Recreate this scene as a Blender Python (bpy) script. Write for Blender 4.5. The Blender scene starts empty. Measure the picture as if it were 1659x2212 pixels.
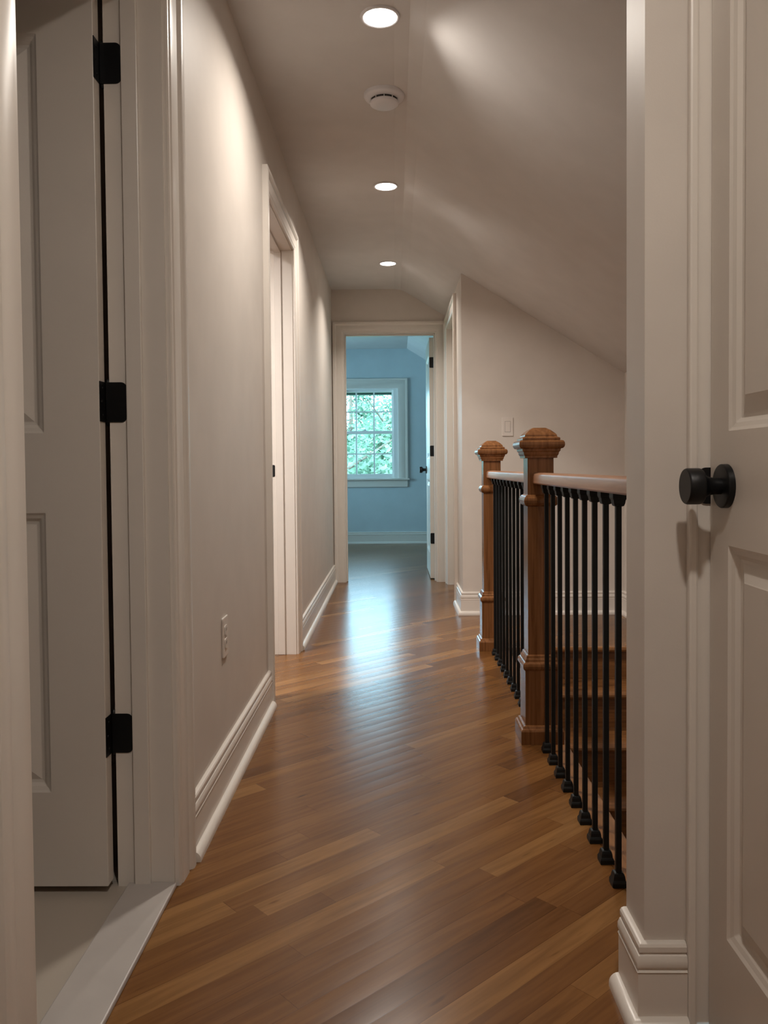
import bpy, bmesh, math, random
from mathutils import Vector, Matrix

random.seed(7)
sc = bpy.context.scene
COL = sc.collection

# ------------------------------------------------------------------ camera
F_PX, W_PX, H_PX = 1750.0, 1659.0, 2212.0
EYE = 0.952
cam_data = bpy.data.cameras.new('camera')
cam = bpy.data.objects.new('camera', cam_data)
COL.objects.link(cam)
cam_data.sensor_fit = 'AUTO'
cam_data.sensor_width = 36.0
cam_data.lens = F_PX / H_PX * 36.0
cam_data.shift_y = -47.0 / H_PX
cam_data.clip_start = 0.02
cam.location = (0, 0, EYE)
cam.rotation_euler = (Matrix.Rotation(23.5 / F_PX, 3, 'Z') @ Matrix.Rotation(math.pi / 2 - 51.0 / F_PX, 3, 'X')
                      @ Matrix.Rotation(-0.0085, 3, 'Z')).to_euler()
sc.camera = cam

# ------------------------------------------------------------------ render look
sc.view_settings.view_transform = 'Standard'
sc.view_settings.look = 'None'
sc.view_settings.exposure = 0.20
sc.view_settings.gamma = 1.0
sc.view_settings.use_curve_mapping = False
sc.cycles.use_denoising = True
sc.cycles.max_bounces = 12
sc.cycles.diffuse_bounces = 6
sc.cycles.glossy_bounces = 6
sc.cycles.transparent_max_bounces = 12
sc.cycles.sample_clamp_indirect = 6.0
sc.cycles.caustics_reflective = False
sc.cycles.caustics_refractive = False

# ------------------------------------------------------------------ daylight
DAY = (0.36, 0.83, 1.0)
world = bpy.data.worlds.new('sky')
sc.world = world
world.use_nodes = True
bg = world.node_tree.nodes['Background']
bg.inputs['Color'].default_value = (0.44, 0.77, 1.0, 1)
bg.inputs['Strength'].default_value = 12.8

sun_d = bpy.data.lights.new('sun', 'SUN')
sun_d.energy = 4.0
sun_d.angle = 0.01
sun_d.color = (0.80, 1.0, 0.95)
sun = bpy.data.objects.new('sun', sun_d)
COL.objects.link(sun)
sun.location = (5, -8, 12)
sun.rotation_euler = Vector((-0.35, 0.65, -0.70)).to_track_quat('-Z', 'Y').to_euler()

LAMP_WATT = 12.6           # beam of each small round ceiling lamp
FAR_LAMP_WATT = 9.0
NEAR_LAMP_WATT = 13.0
SIDE_FILL_WATT = 42.0
LAMP_SPREAD = 154.0
MID_LAMP_SPREAD = 138.0
FAR_LAMP_SPREAD = 126.0
LAMP_GLOW = 12.0
LAMP_COLOR = (1.0, 0.92, 0.83, 1)
SIDE_FILL_COLOR = (1.0, 0.95, 0.91, 1)


def portal(loc, rot, sx, sy):
    d = bpy.data.lights.new('window_portal', 'AREA')
    d.shape = 'RECTANGLE'
    d.size, d.size_y = sx, sy
    d.cycles.is_portal = True
    o = bpy.data.objects.new('window_portal', d)
    COL.objects.link(o)
    o.location, o.rotation_euler = loc, rot
    return o


portal((-0.36, 10.10, 1.37), (math.radians(-90), 0, 0), 0.75, 1.1)
portal((-2.70, 8.40, 1.35), (0, math.radians(-90), 0), 1.3, 2.0)


# ------------------------------------------------------------------ materials
def new_mat(name):
    m = bpy.data.materials.new(name)
    m.use_nodes = True
    nt = m.node_tree
    return m, nt, nt.nodes['Principled BSDF']


def plain(name, col, rough=0.5, spec=0.5, metal=0.0, mottle=0.03, scale=6.0, bump=0.0, bump_scale=400.0, coat=0.0):
    m, nt, p = new_mat(name)
    p.inputs['Roughness'].default_value = rough
    p.inputs['Specular IOR Level'].default_value = spec
    p.inputs['Metallic'].default_value = metal
    p.inputs['Coat Weight'].default_value = coat
    tc = nt.nodes.new('ShaderNodeTexCoord')
    nz = nt.nodes.new('ShaderNodeTexNoise')
    nz.inputs['Scale'].default_value = scale
    nz.inputs['Detail'].default_value = 3
    nt.links.new(tc.outputs['Object'], nz.inputs['Vector'])
    rp = nt.nodes.new('ShaderNodeValToRGB')
    rp.color_ramp.elements[0].position = 0.3
    rp.color_ramp.elements[1].position = 0.7
    rp.color_ramp.elements[0].color = (*[c * (1 - mottle) for c in col], 1)
    rp.color_ramp.elements[1].color = (*[min(1, c * (1 + mottle)) for c in col], 1)
    nt.links.new(nz.outputs['Fac'], rp.inputs['Fac'])
    nt.links.new(rp.outputs['Color'], p.inputs['Base Color'])
    if bump:
        n2 = nt.nodes.new('ShaderNodeTexNoise')
        n2.inputs['Scale'].default_value = bump_scale
        nt.links.new(tc.outputs['Object'], n2.inputs['Vector'])
        b = nt.nodes.new('ShaderNodeBump')
        b.inputs['Strength'].default_value = bump
        b.inputs['Distance'].default_value = 0.001
        nt.links.new(n2.outputs['Fac'], b.inputs['Height'])
        nt.links.new(b.outputs['Normal'], p.inputs['Normal'])
    return m


def math_node(nt, op, a, b=None):
    n = nt.nodes.new('ShaderNodeMath')
    n.operation = op
    for i, v in enumerate((a, b)):
        if v is None:
            continue
        if hasattr(v, 'links'):
            nt.links.new(v, n.inputs[i])
        else:
            n.inputs[i].default_value = v
    return n.outputs[0]


def floor_material():
    m, nt, p = new_mat('oak_floor_boards')
    tc = nt.nodes.new('ShaderNodeTexCoord')
    mp = nt.nodes.new('ShaderNodeMapping')
    mp.inputs['Rotation'].default_value = (0, 0, math.radians(-43))
    nt.links.new(tc.outputs['Object'], mp.inputs['Vector'])
    sp = nt.nodes.new('ShaderNodeSeparateXYZ')
    nt.links.new(mp.outputs['Vector'], sp.inputs[0])
    u, v = sp.outputs[0], sp.outputs[1]
    vv = math_node(nt, 'DIVIDE', v, 0.057)
    row = math_node(nt, 'FLOOR', vv)
    wn = nt.nodes.new('ShaderNodeTexWhiteNoise')
    wn.noise_dimensions = '1D'
    nt.links.new(row, wn.inputs['W'])
    shift = math_node(nt, 'MULTIPLY', wn.outputs['Value'], 13.7)
    uu = math_node(nt, 'ADD', math_node(nt, 'DIVIDE', u, 0.85), shift)
    idx = math_node(nt, 'FLOOR', uu)
    cb = nt.nodes.new('ShaderNodeCombineXYZ')
    nt.links.new(row, cb.inputs[0])
    nt.links.new(idx, cb.inputs[1])
    wn2 = nt.nodes.new('ShaderNodeTexWhiteNoise')
    wn2.noise_dimensions = '2D'
    nt.links.new(cb.outputs[0], wn2.inputs['Vector'])
    rp = nt.nodes.new('ShaderNodeValToRGB')
    e = rp.color_ramp.elements
    e[0].position, e[0].color = 0.0, (0.112, 0.046, 0.0135, 1)
    e[1].position, e[1].color = 1.0, (0.250, 0.125, 0.043, 1)
    a = e.new(0.15); a.color = (0.155, 0.066, 0.0195, 1)
    a = e.new(0.8); a.color = (0.188, 0.085, 0.026, 1)
    nt.links.new(wn2.outputs['Value'], rp.inputs['Fac'])
    # grain
    gc = nt.nodes.new('ShaderNodeCombineXYZ')
    off = math_node(nt, 'MULTIPLY', wn2.outputs['Value'], 37.0)
    nt.links.new(math_node(nt, 'ADD', math_node(nt, 'MULTIPLY', u, 2.6), off), gc.inputs[0])
    nt.links.new(math_node(nt, 'MULTIPLY', v, 34.0), gc.inputs[1])
    nt.links.new(off, gc.inputs[2])
    nz = nt.nodes.new('ShaderNodeTexNoise')
    nz.inputs['Scale'].default_value = 1.6
    nz.inputs['Detail'].default_value = 5
    nz.inputs['Distortion'].default_value = 0.6
    nt.links.new(gc.outputs[0], nz.inputs['Vector'])
    gr = nt.nodes.new('ShaderNodeValToRGB')
    gr.color_ramp.elements[0].position = 0.30
    gr.color_ramp.elements[0].color = (0.74, 0.70, 0.66, 1)
    gr.color_ramp.elements[1].position = 0.62
    gr.color_ramp.elements[1].color = (1.06, 1.05, 1.02, 1)
    nt.links.new(nz.outputs['Fac'], gr.inputs['Fac'])
    mx = nt.nodes.new('ShaderNodeMix')
    mx.data_type = 'RGBA'
    mx.blend_type = 'MULTIPLY'
    mx.inputs[0].default_value = 1.0
    nt.links.new(rp.outputs['Color'], mx.inputs[6])
    nt.links.new(gr.outputs['Color'], mx.inputs[7])
    # knots and mineral streaks
    kn = nt.nodes.new('ShaderNodeTexNoise')
    kn.inputs['Scale'].default_value = 1.0
    kn.inputs['Detail'].default_value = 2
    kc = nt.nodes.new('ShaderNodeCombineXYZ')
    nt.links.new(math_node(nt, 'ADD', math_node(nt, 'MULTIPLY', u, 7.0), off), kc.inputs[0])
    nt.links.new(math_node(nt, 'MULTIPLY', v, 38.0), kc.inputs[1])
    nt.links.new(kc.outputs[0], kn.inputs['Vector'])
    kr = nt.nodes.new('ShaderNodeValToRGB')
    kr.color_ramp.elements[0].position = 0.70
    kr.color_ramp.elements[0].color = (1, 1, 1, 1)
    kr.color_ramp.elements[1].position = 0.80
    kr.color_ramp.elements[1].color = (0.45, 0.38, 0.34, 1)
    nt.links.new(kn.outputs['Fac'], kr.inputs['Fac'])
    mk = nt.nodes.new('ShaderNodeMix')
    mk.data_type = 'RGBA'
    mk.blend_type = 'MULTIPLY'
    mk.inputs[0].default_value = 1.0
    nt.links.new(mx.outputs[2], mk.inputs[6])
    nt.links.new(kr.outputs['Color'], mk.inputs[7])
    # seams
    fv = math_node(nt, 'FRACT', vv)
    fu = math_node(nt, 'FRACT', uu)
    s1 = math_node(nt, 'LESS_THAN', fv, 0.022)
    s2 = math_node(nt, 'LESS_THAN', fu, 0.0016)
    seam = math_node(nt, 'MAXIMUM', s1, s2)
    ms = nt.nodes.new('ShaderNodeMix')
    ms.data_type = 'RGBA'
    ms.blend_type = 'MULTIPLY'
    nt.links.new(math_node(nt, 'MULTIPLY', seam, 0.55), ms.inputs[0])
    nt.links.new(mk.outputs[2], ms.inputs[6])
    ms.inputs[7].default_value = (0.35, 0.28, 0.22, 1)
    nt.links.new(ms.outputs[2], p.inputs['Base Color'])
    # satin varnish with slight cupping of every board
    cup = math_node(nt, 'ABSOLUTE', math_node(nt, 'SUBTRACT', fv, 0.5))
    big = nt.nodes.new('ShaderNodeTexNoise')
    big.inputs['Scale'].default_value = 9.0
    nt.links.new(mp.outputs['Vector'], big.inputs['Vector'])
    h = math_node(nt, 'ADD', math_node(nt, 'MULTIPLY', nz.outputs['Fac'], 0.10),
                  math_node(nt, 'MULTIPLY', math_node(nt, 'MULTIPLY', cup, cup), -0.9))
    h = math_node(nt, 'ADD', h, math_node(nt, 'MULTIPLY', wn2.outputs['Value'], 0.0))
    h = math_node(nt, 'ADD', h, math_node(nt, 'MULTIPLY', big.outputs['Fac'], 0.45))
    b = nt.nodes.new('ShaderNodeBump')
    b.inputs['Strength'].default_value = 0.22
    b.inputs['Distance'].default_value = 0.004
    nt.links.new(h, b.inputs['Height'])
    nt.links.new(b.outputs['Normal'], p.inputs['Normal'])
    p.inputs['Roughness'].default_value = 0.255
    p.inputs['Specular IOR Level'].default_value = 0.30
    return m


def oak_material(name, dark, light, axis='Z', rough=0.28):
    m, nt, p = new_mat(name)
    tc = nt.nodes.new('ShaderNodeTexCoord')
    mp = nt.nodes.new('ShaderNodeMapping')
    s = {'X': (2.2, 45, 45), 'Y': (45, 2.2, 45), 'Z': (45, 45, 2.2)}[axis]
    mp.inputs['Scale'].default_value = s
    nt.links.new(tc.outputs['Object'], mp.inputs['Vector'])
    nz = nt.nodes.new('ShaderNodeTexNoise')
    nz.inputs['Scale'].default_value = 1.5
    nz.inputs['Detail'].default_value = 6
    nz.inputs['Distortion'].default_value = 0.8
    nt.links.new(mp.outputs['Vector'], nz.inputs['Vector'])
    rp = nt.nodes.new('ShaderNodeValToRGB')
    rp.color_ramp.elements[0].position = 0.32
    rp.color_ramp.elements[0].color = (*dark, 1)
    rp.color_ramp.elements[1].position = 0.66
    rp.color_ramp.elements[1].color = (*light, 1)
    nt.links.new(nz.outputs['Fac'], rp.inputs['Fac'])
    nt.links.new(rp.outputs['Color'], p.inputs['Base Color'])
    b = nt.nodes.new('ShaderNodeBump')
    b.inputs['Strength'].default_value = 0.08
    b.inputs['Distance'].default_value = 0.002
    nt.links.new(nz.outputs['Fac'], b.inputs['Height'])
    nt.links.new(b.outputs['Normal'], p.inputs['Normal'])
    p.inputs['Roughness'].default_value = rough
    return m


def tile_material():
    m, nt, p = new_mat('cream_floor_tile')
    tc = nt.nodes.new('ShaderNodeTexCoord')
    br = nt.nodes.new('ShaderNodeTexBrick')
    br.inputs['Color1'].default_value = (0.45, 0.395, 0.335, 1)
    br.inputs['Color2'].default_value = (0.43, 0.38, 0.32, 1)
    br.inputs['Mortar'].default_value = (0.35, 0.31, 0.265, 1)
    br.inputs['Scale'].default_value = 1.0
    br.inputs['Mortar Size'].default_value = 0.002
    br.inputs['Brick Width'].default_value = 0.61
    br.inputs['Row Height'].default_value = 0.61
    nt.links.new(tc.outputs['Object'], br.inputs['Vector'])
    nt.links.new(br.outputs['Color'], p.inputs['Base Color'])
    p.inputs['Roughness'].default_value = 0.35
    return m


def emit_material(name, col, strength):
    m, nt, p = new_mat(name)
    p.inputs['Base Color'].default_value = (0.9, 0.9, 0.9, 1)
    p.inputs['Emission Color'].default_value = col
    p.inputs['Emission Strength'].default_value = strength
    return m


def glass_material():
    m, nt, p = new_mat('window_glass')
    nt.nodes.remove(p)
    out = nt.nodes['Material Output']
    tr = nt.nodes.new('ShaderNodeBsdfTransparent')
    tr.inputs['Color'].default_value = (0.95, 0.99, 0.98, 1)
    gl = nt.nodes.new('ShaderNodeBsdfGlossy')
    gl.inputs['Roughness'].default_value = 0.02
    fr = nt.nodes.new('ShaderNodeFresnel')
    fr.inputs['IOR'].default_value = 1.4
    mx = nt.nodes.new('ShaderNodeMixShader')
    nt.links.new(fr.outputs[0], mx.inputs[0])
    nt.links.new(tr.outputs[0], mx.inputs[1])
    nt.links.new(gl.outputs[0], mx.inputs[2])
    nt.links.new(mx.outputs[0], out.inputs['Surface'])
    return m


def leaf_material(name, c1, c2):
    m, nt, p = new_mat(name)
    out = nt.nodes['Material Output']
    tc = nt.nodes.new('ShaderNodeTexCoord')
    nz = nt.nodes.new('ShaderNodeTexNoise')
    nz.inputs['Scale'].default_value = 2.5
    nt.links.new(tc.outputs['Object'], nz.inputs['Vector'])
    rp = nt.nodes.new('ShaderNodeValToRGB')
    rp.color_ramp.elements[0].position = 0.35
    rp.color_ramp.elements[0].color = (*c1, 1)
    rp.color_ramp.elements[1].position = 0.65
    rp.color_ramp.elements[1].color = (*c2, 1)
    nt.links.new(nz.outputs['Fac'], rp.inputs['Fac'])
    nt.links.new(rp.outputs['Color'], p.inputs['Base Color'])
    p.inputs['Roughness'].default_value = 0.4
    t = nt.nodes.new('ShaderNodeBsdfTranslucent')
    nt.links.new(rp.outputs['Color'], t.inputs['Color'])
    mx = nt.nodes.new('ShaderNodeMixShader')
    mx.inputs[0].default_value = 0.45
    nt.links.new(p.outputs[0], mx.inputs[1])
    nt.links.new(t.outputs[0], mx.inputs[2])
    nt.links.new(mx.outputs[0], out.inputs['Surface'])
    return m


M = {
    'wall': plain('greige_wall_paint', (0.60, 0.548, 0.498), 0.50, 0.28, bump=0.12, bump_scale=300),
    'ceil': plain('ceiling_paint', (0.62, 0.60, 0.585), 0.75, 0.3),
    'blue_wall': plain('pale_blue_wall_paint', (0.50, 0.57, 0.60), 0.5, 0.4),
    'trim': plain('white_trim_paint', (0.68, 0.63, 0.575), 0.30, 0.5, mottle=0.015),
    'door': plain('white_door_paint', (0.66, 0.605, 0.545), 0.33, 0.5, mottle=0.015, bump=0.10, bump_scale=220),
    'black': plain('matte_black_metal', (0.005, 0.005, 0.0055), 0.40, 0.32, mottle=0.2),
    'iron': plain('black_iron', (0.006, 0.0065, 0.0065), 0.45, 0.28, mottle=0.2),
    'plastic': plain('white_plastic', (0.70, 0.69, 0.71), 0.35, 0.5, mottle=0.01),
    'plate': plain('almond_plate_plastic', (0.635, 0.58, 0.53), 0.35, 0.5, mottle=0.01),
    'vinyl': plain('white_window_vinyl', (0.84, 0.84, 0.82), 0.35, 0.5, mottle=0.01),
    'dark': plain('dark_slot', (0.02, 0.018, 0.016), 0.7),
    'marble': plain('pale_marble', (0.46, 0.425, 0.40), 0.30, 0.5, mottle=0.05, scale=9),
    'floor': floor_material(),
    'oak': oak_material('oak_post_wood', (0.140, 0.055, 0.018), (0.240, 0.102, 0.037), 'Z', 0.22),
    'oak_rail': oak_material('oak_rail_wood', (0.30, 0.150, 0.082), (0.43, 0.225, 0.13), 'Y', 0.30),
    'oak_tread': oak_material('oak_tread_wood', (0.150, 0.060, 0.019), (0.25, 0.110, 0.036), 'X', 0.30),
    'oak_edge': oak_material('oak_edge_wood', (0.24, 0.10, 0.032), (0.34, 0.155, 0.055), 'Y', 0.30),
    'tile': tile_material(),
    'lamp': emit_material('lamp_diffuser', LAMP_COLOR, LAMP_GLOW),
    'glass': glass_material(),
    'leaf': leaf_material('tree_leaves', (0.06, 0.115, 0.075), (0.21, 0.30, 0.21)),
    'bark': plain('tree_bark', (0.12, 0.09, 0.07), 0.9, 0.2, mottle=0.3, scale=12),
    'lawn': plain('lawn_grass', (0.10, 0.20, 0.06), 0.9, 0.2, mottle=0.3, scale=3),
    'gutter': plain('dark_gutter_paint', (0.03, 0.05, 0.05), 0.5),
}


# ------------------------------------------------------------------ mesh helpers
def add_box(bm, x0, x1, y0, y1, z0, z1):
    r = bmesh.ops.create_cube(bm, size=1.0)
    for v in r['verts']:
        v.co = Vector(((x0 + x1) / 2 + v.co.x * (x1 - x0), (y0 + y1) / 2 + v.co.y * (y1 - y0), (z0 + z1) / 2 + v.co.z * (z1 - z0)))
    return r['verts']


def link(name, bm, mat, parent=None, smooth=False, bevel=0.0, segs=2, recalc=True):
    if recalc:
        bmesh.ops.recalc_face_normals(bm, faces=bm.faces[:])
    me = bpy.data.meshes.new(name)
    bm.to_mesh(me)
    bm.free()
    o = bpy.data.objects.new(name, me)
    COL.objects.link(o)
    me.materials.append(M[mat] if isinstance(mat, str) else mat)
    if smooth:
        for f in me.polygons:
            f.use_smooth = True
        try:
            me.set_sharp_from_angle(angle=math.radians(smooth if smooth is not True else 40))
        except Exception:
            pass
    if bevel:
        b = o.modifiers.new('edge', 'BEVEL')
        b.width = bevel
        b.segments = segs
        b.limit_method = 'ANGLE'
        b.angle_limit = math.radians(40)
    if parent is not None:
        o.parent = parent
    return o


def boxes(name, lst, mat, parent=None, bevel=0.0, segs=2):
    bm = bmesh.new()
    for b in lst:
        add_box(bm, *b)
    return link(name, bm, mat, parent, bevel=bevel, segs=segs)


def tag(o, label, cat, group=None, kind=None):
    o['label'] = label
    o['category'] = cat
    if group:
        o['group'] = group
    if kind:
        o['kind'] = kind
    return o


def empty(name, loc=(0, 0, 0), rotz=0.0):
    o = bpy.data.objects.new(name, None)
    COL.objects.link(o)
    o.empty_display_size = 0.1
    o.location = loc
    o.rotation_euler = (0, 0, rotz)
    return o


def copy_tree(o, parent=None):
    c = o.copy()
    COL.objects.link(c)
    c.parent = parent
    for ch in list(o.children):
        copy_tree(ch, c)
    return c


def sweep(bm, path, prof, side=1, closed_ends=True):
    """profile (d, z) carried along a floor path in XY; d is measured to the left (side=1) or right of travel."""
    n = len(path)
    rings = []
    P = [Vector(p) for p in path]
    for i in range(n):
        dirs = []
        if i > 0:
            dirs.append((P[i] - P[i - 1]).normalized())
        if i < n - 1:
            dirs.append((P[i + 1] - P[i]).normalized())
        nor = [Vector((-d.y, d.x)) * side for d in dirs]
        if len(nor) == 1:
            off = nor[0]
        else:
            s = nor[0] + nor[1]
            off = s / (s.dot(nor[0]))
        rings.append([bm.verts.new((P[i].x + off.x * d, P[i].y + off.y * d, z)) for d, z in prof])
    k = len(prof)
    for i in range(n - 1):
        for j in range(k):
            a, b = rings[i], rings[i + 1]
            bm.faces.new((a[j], b[j], b[(j + 1) % k], a[(j + 1) % k]))
    if closed_ends:
        bm.faces.new(rings[0])
        bm.faces.new(rings[-1][::-1])


def casing_mesh(a0, a1, z0, z1, prof, place, legs=(True, True)):
    """door or window surround: profile (u away from the opening, v out of the wall); place(a, z, v) -> xyz."""
    bm = bmesh.new()
    rings = []
    for spot in range(4):
        ring = []
        for u, v in prof:
            a, z = ((a0 - u, z0), (a0 - u, z1 + u), (a1 + u, z1 + u), (a1 + u, z0))[spot]
            ring.append(bm.verts.new(place(a, z, v)))
        rings.append(ring)
    k = len(prof)
    for i in range(3):
        if (i == 0 and not legs[0]) or (i == 2 and not legs[1]):
            continue
        for j in range(k):
            bm.faces.new((rings[i][j], rings[i + 1][j], rings[i + 1][(j + 1) % k], rings[i][(j + 1) % k]))
    bm.faces.new(rings[0] if legs[0] else rings[1])
    bm.faces.new(rings[3] if legs[1] else rings[2])
    return bm


def square_stack(bm, prof, cap_top=True, cap_bottom=True):
    """mitred square moulding: (half width, z) rings."""
    rings = []
    for h, z in prof:
        rings.append([bm.verts.new((sx * h, sy * h, z)) for sx, sy in ((-1, -1), (1, -1), (1, 1), (-1, 1))])
    for a, b in zip(rings, rings[1:]):
        for j in range(4):
            bm.faces.new((a[j], a[(j + 1) % 4], b[(j + 1) % 4], b[j]))
    if cap_bottom:
        bm.faces.new(rings[0][::-1])
    if cap_top:
        bm.faces.new(rings[-1])


def lathe(bm, prof, axis='Z', seg=48, origin=(0, 0, 0)):
    """(radius, t) rings turned around an axis."""
    o = Vector(origin)
    rings = []
    for r, t in prof:
        ring = []
        for i in range(seg):
            c, s = r * math.cos(2 * math.pi * i / seg), r * math.sin(2 * math.pi * i / seg)
            ring.append(bm.verts.new(o + Vector({'Z': (c, s, t), 'X': (t, c, s), 'Y': (c, t, s)}[axis])))
        rings.append(ring)
    for a, b in zip(rings, rings[1:]):
        for i in range(seg):
            bm.faces.new((a[i], a[(i + 1) % seg], b[(i + 1) % seg], b[i]))
    bm.faces.new(rings[0][::-1])
    bm.faces.new(rings[-1])


def rounded_plate(bm, a0, a1, b0, b1, t0, t1, r, place, corners=(1, 1, 1, 1), n=6):
    """plate with rounded corners in the (a, b) plane and thickness t; corners: (a0b0, a1b0, a1b1, a0b1)."""
    pts = []
    for ci, (ca, cb, st) in enumerate(((a0, b0, 180), (a1, b0, 270), (a1, b1, 0), (a0, b1, 90))):
        if not corners[ci]:
            pts.append((ca, cb))
            continue
        oa = ca + r if ca == a0 else ca - r
        ob = cb + r if cb == b0 else cb - r
        for i in range(n + 1):
            an = math.radians(st + 90 * i / n)
            pts.append((oa + r * math.cos(an), ob + r * math.sin(an)))
    lo = [bm.verts.new(place(a, b, t0)) for a, b in pts]
    hi = [bm.verts.new(place(a, b, t1)) for a, b in pts]
    k = len(pts)
    for i in range(k):
        bm.faces.new((lo[i], lo[(i + 1) % k], hi[(i + 1) % k], hi[i]))
    bm.faces.new(lo[::-1])
    bm.faces.new(hi)


def wall(name, axis, p0, p1, a0, a1, z0, z1, openings, mat, label, extra=()):
    """wall slab between p0 and p1 on its normal axis, running a0..a1, with (a, a, z, z) openings."""
    As = sorted({a0, a1, *[v for o in openings for v in o[:2]]})
    lst = []

    def put(u0, u1, w0, w1):
        if u1 - u0 > 1e-6 and w1 - w0 > 1e-6:
            lst.append((p0, p1, u0, u1, w0, w1) if axis == 'X' else (u0, u1, p0, p1, w0, w1))
    for u0, u1 in zip(As, As[1:]):
        mid = (u0 + u1) / 2
        op = [o for o in openings if o[0] < mid < o[1]]
        if not op:
            put(u0, u1, z0, z1)
        else:
            put(u0, u1, z0, op[0][2])
            put(u0, u1, op[0][3], z1)
    lst += list(extra)
    bm = bmesh.new()
    for b in lst:
        add_box(bm, *b)
    bmesh.ops.remove_doubles(bm, verts=bm.verts[:], dist=1e-5)
    o = link(name, bm, mat)
    return tag(o, label, 'wall', kind='structure')


# ------------------------------------------------------------------ dimensions
XL = -0.508          # left wall face
WL = -0.637          # back of the left wall
ZC = 2.40
HEAD = 2.04
Y_END = 6.66
CREASE, SLOPE = 0.06, 0.62
X_STAIR = 1.46
Y_LAND = 5.17
PIER_X, PIER_Y0, PIER_Y1 = 0.416, 1.355, 1.460


def slope_z(x, crease=CREASE):
    return ZC - SLOPE * max(0.0, x - crease)


# ------------------------------------------------------------------ shell
wall('wall_left', 'X', WL, XL, -1.3, Y_END, 0, ZC,
     [(1.070, 1.830, -1, HEAD + 0.02), (3.26, 4.115, -1, HEAD + 0.02)], 'wall', 'long greige wall on the left of the hallway')
wall('wall_end', 'Y', Y_END, Y_END + 0.12, -3.72, 1.72, 0, ZC, [(-0.425, 0.358, -1, HEAD + 0.02)], 'wall',
     'greige wall across the end of the hallway around the bedroom doorway')
wall('wall_right', 'X', 0.50, 0.62, -1.3, PIER_Y0, 0, ZC, [(0.61, 1.3555, -1, HEAD + 0.02)], 'wall',
     'greige wall on the right holding the white panel door with black knob')
wall('wall_pier', 'Y', PIER_Y0, PIER_Y1, PIER_X, 1.58, -2.2, ZC, [], 'wall',
     'narrow greige wall end between the near right door and the stair railing')
wall('wall_landing', 'Y', Y_LAND, Y_LAND + 0.12, 0.43, 1.58, -2.2, ZC, [], 'wall',
     'greige wall under the sloped ceiling behind the newel posts')
wall('wall_corridor_right', 'X', 0.43, 0.55, Y_LAND + 0.12, Y_END, 0, ZC, [(5.66, 6.51, -1, HEAD + 0.005)], 'wall',
     'narrow greige wall with a doorway right of the bedroom door')
wall('wall_stairwell', 'X', X_STAIR, X_STAIR + 0.12, PIER_Y1, Y_LAND, -2.2, 1.75, [], 'wall',
     'greige side wall of the stairwell behind the balusters')
wall('wall_stairside', 'X', 0.530, 0.572, PIER_Y1, Y_LAND, -2.2, -0.032, [], 'wall',
     'wall below the hallway floor edge beside the stairs')
wall('wall_entry', 'Y', -1.42, -1.30, -0.76, 0.74, 0, ZC, [], 'wall', 'greige wall behind the viewpoint closing the hallway')
wall('wall_bedroom_far', 'Y', 10.0, 10.14, -2.74, 1.74, 0, ZC, [(-0.745, 0.0, 0.79, 1.92)], 'blue_wall',
     'pale blue bedroom wall around the window')
wall('wall_bedroom_left', 'X', -2.74, -2.60, Y_END + 0.12, 10.0, 0, ZC, [(7.4, 9.4, 0.7, 2.0)], 'blue_wall',
     'pale blue left wall of the bedroom')
wall('wall_bedroom_right', 'X', 1.60, 1.74, Y_END + 0.12, 10.0, 0, ZC, [], 'blue_wall', 'pale blue right wall of the bedroom')
boxes('wall_bathroom', [(-2.52, -2.40, 0.1, 2.72, 0, ZC), (-2.40, WL, 0.1, 0.22, 0, ZC), (-2.40, WL, 2.60, 2.72, 0, ZC)], 'wall')
tag(bpy.data.objects['wall_bathroom'], 'dim walls of the tiled room behind the near left door', 'wall', kind='structure')
boxes('wall_side_room', [(-3.72, -3.60, 2.72, Y_END, 0, ZC), (-3.60, -2.52, 2.60, 2.72, 0, ZC)], 'wall')
tag(bpy.data.objects['wall_side_room'], 'walls of the bright room behind the middle left doorway', 'wall', kind='structure')


def slab_from_profile(bm, pts, y0, y1):
    """closed XZ outline carried from y0 to y1."""
    a = [bm.verts.new((x, y0, z)) for x, z in pts]
    b = [bm.verts.new((x, y1, z)) for x, z in pts]
    k = len(pts)
    for i in range(k):
        bm.faces.new((a[i], a[(i + 1) % k], b[(i + 1) % k], b[i]))
    bm.faces.new(a)
    bm.faces.new(b[::-1])


bm = bmesh.new()
prof = [(-3.74, ZC), (CREASE - 0.05, ZC), (CREASE + 0.0, ZC - 0.008), (CREASE + 0.05, slope_z(CREASE + 0.05)), (1.74, slope_z(1.74)),
        (1.74, slope_z(1.74) + 0.16), (CREASE, ZC + 0.16), (-3.74, ZC + 0.16)]
slab_from_profile(bm, prof, PIER_Y1 - 0.04, Y_END + 0.06)
slab_from_profile(bm, [(-3.74, ZC), (0.74, ZC), (0.74, ZC + 0.16), (-3.74, ZC + 0.16)], -1.44, PIER_Y1 - 0.04)
o = link('ceiling', bm, 'ceil')
tag(o, 'white hallway ceiling turning into a slope on the right', 'ceiling', kind='structure')
bm = bmesh.new()
cb_ = 0.16
prof = [(-2.76, ZC), (cb_, ZC), (1.76, slope_z(1.76, cb_)), (1.76, slope_z(1.76, cb_) + 0.16), (cb_, ZC + 0.16), (-2.76, ZC + 0.16)]
slab_from_profile(bm, prof, Y_END + 0.06, 10.16)
tag(link('ceiling_bedroom', bm, 'ceil'), 'bedroom ceiling sloping down on the right', 'ceiling', kind='structure')

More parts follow.
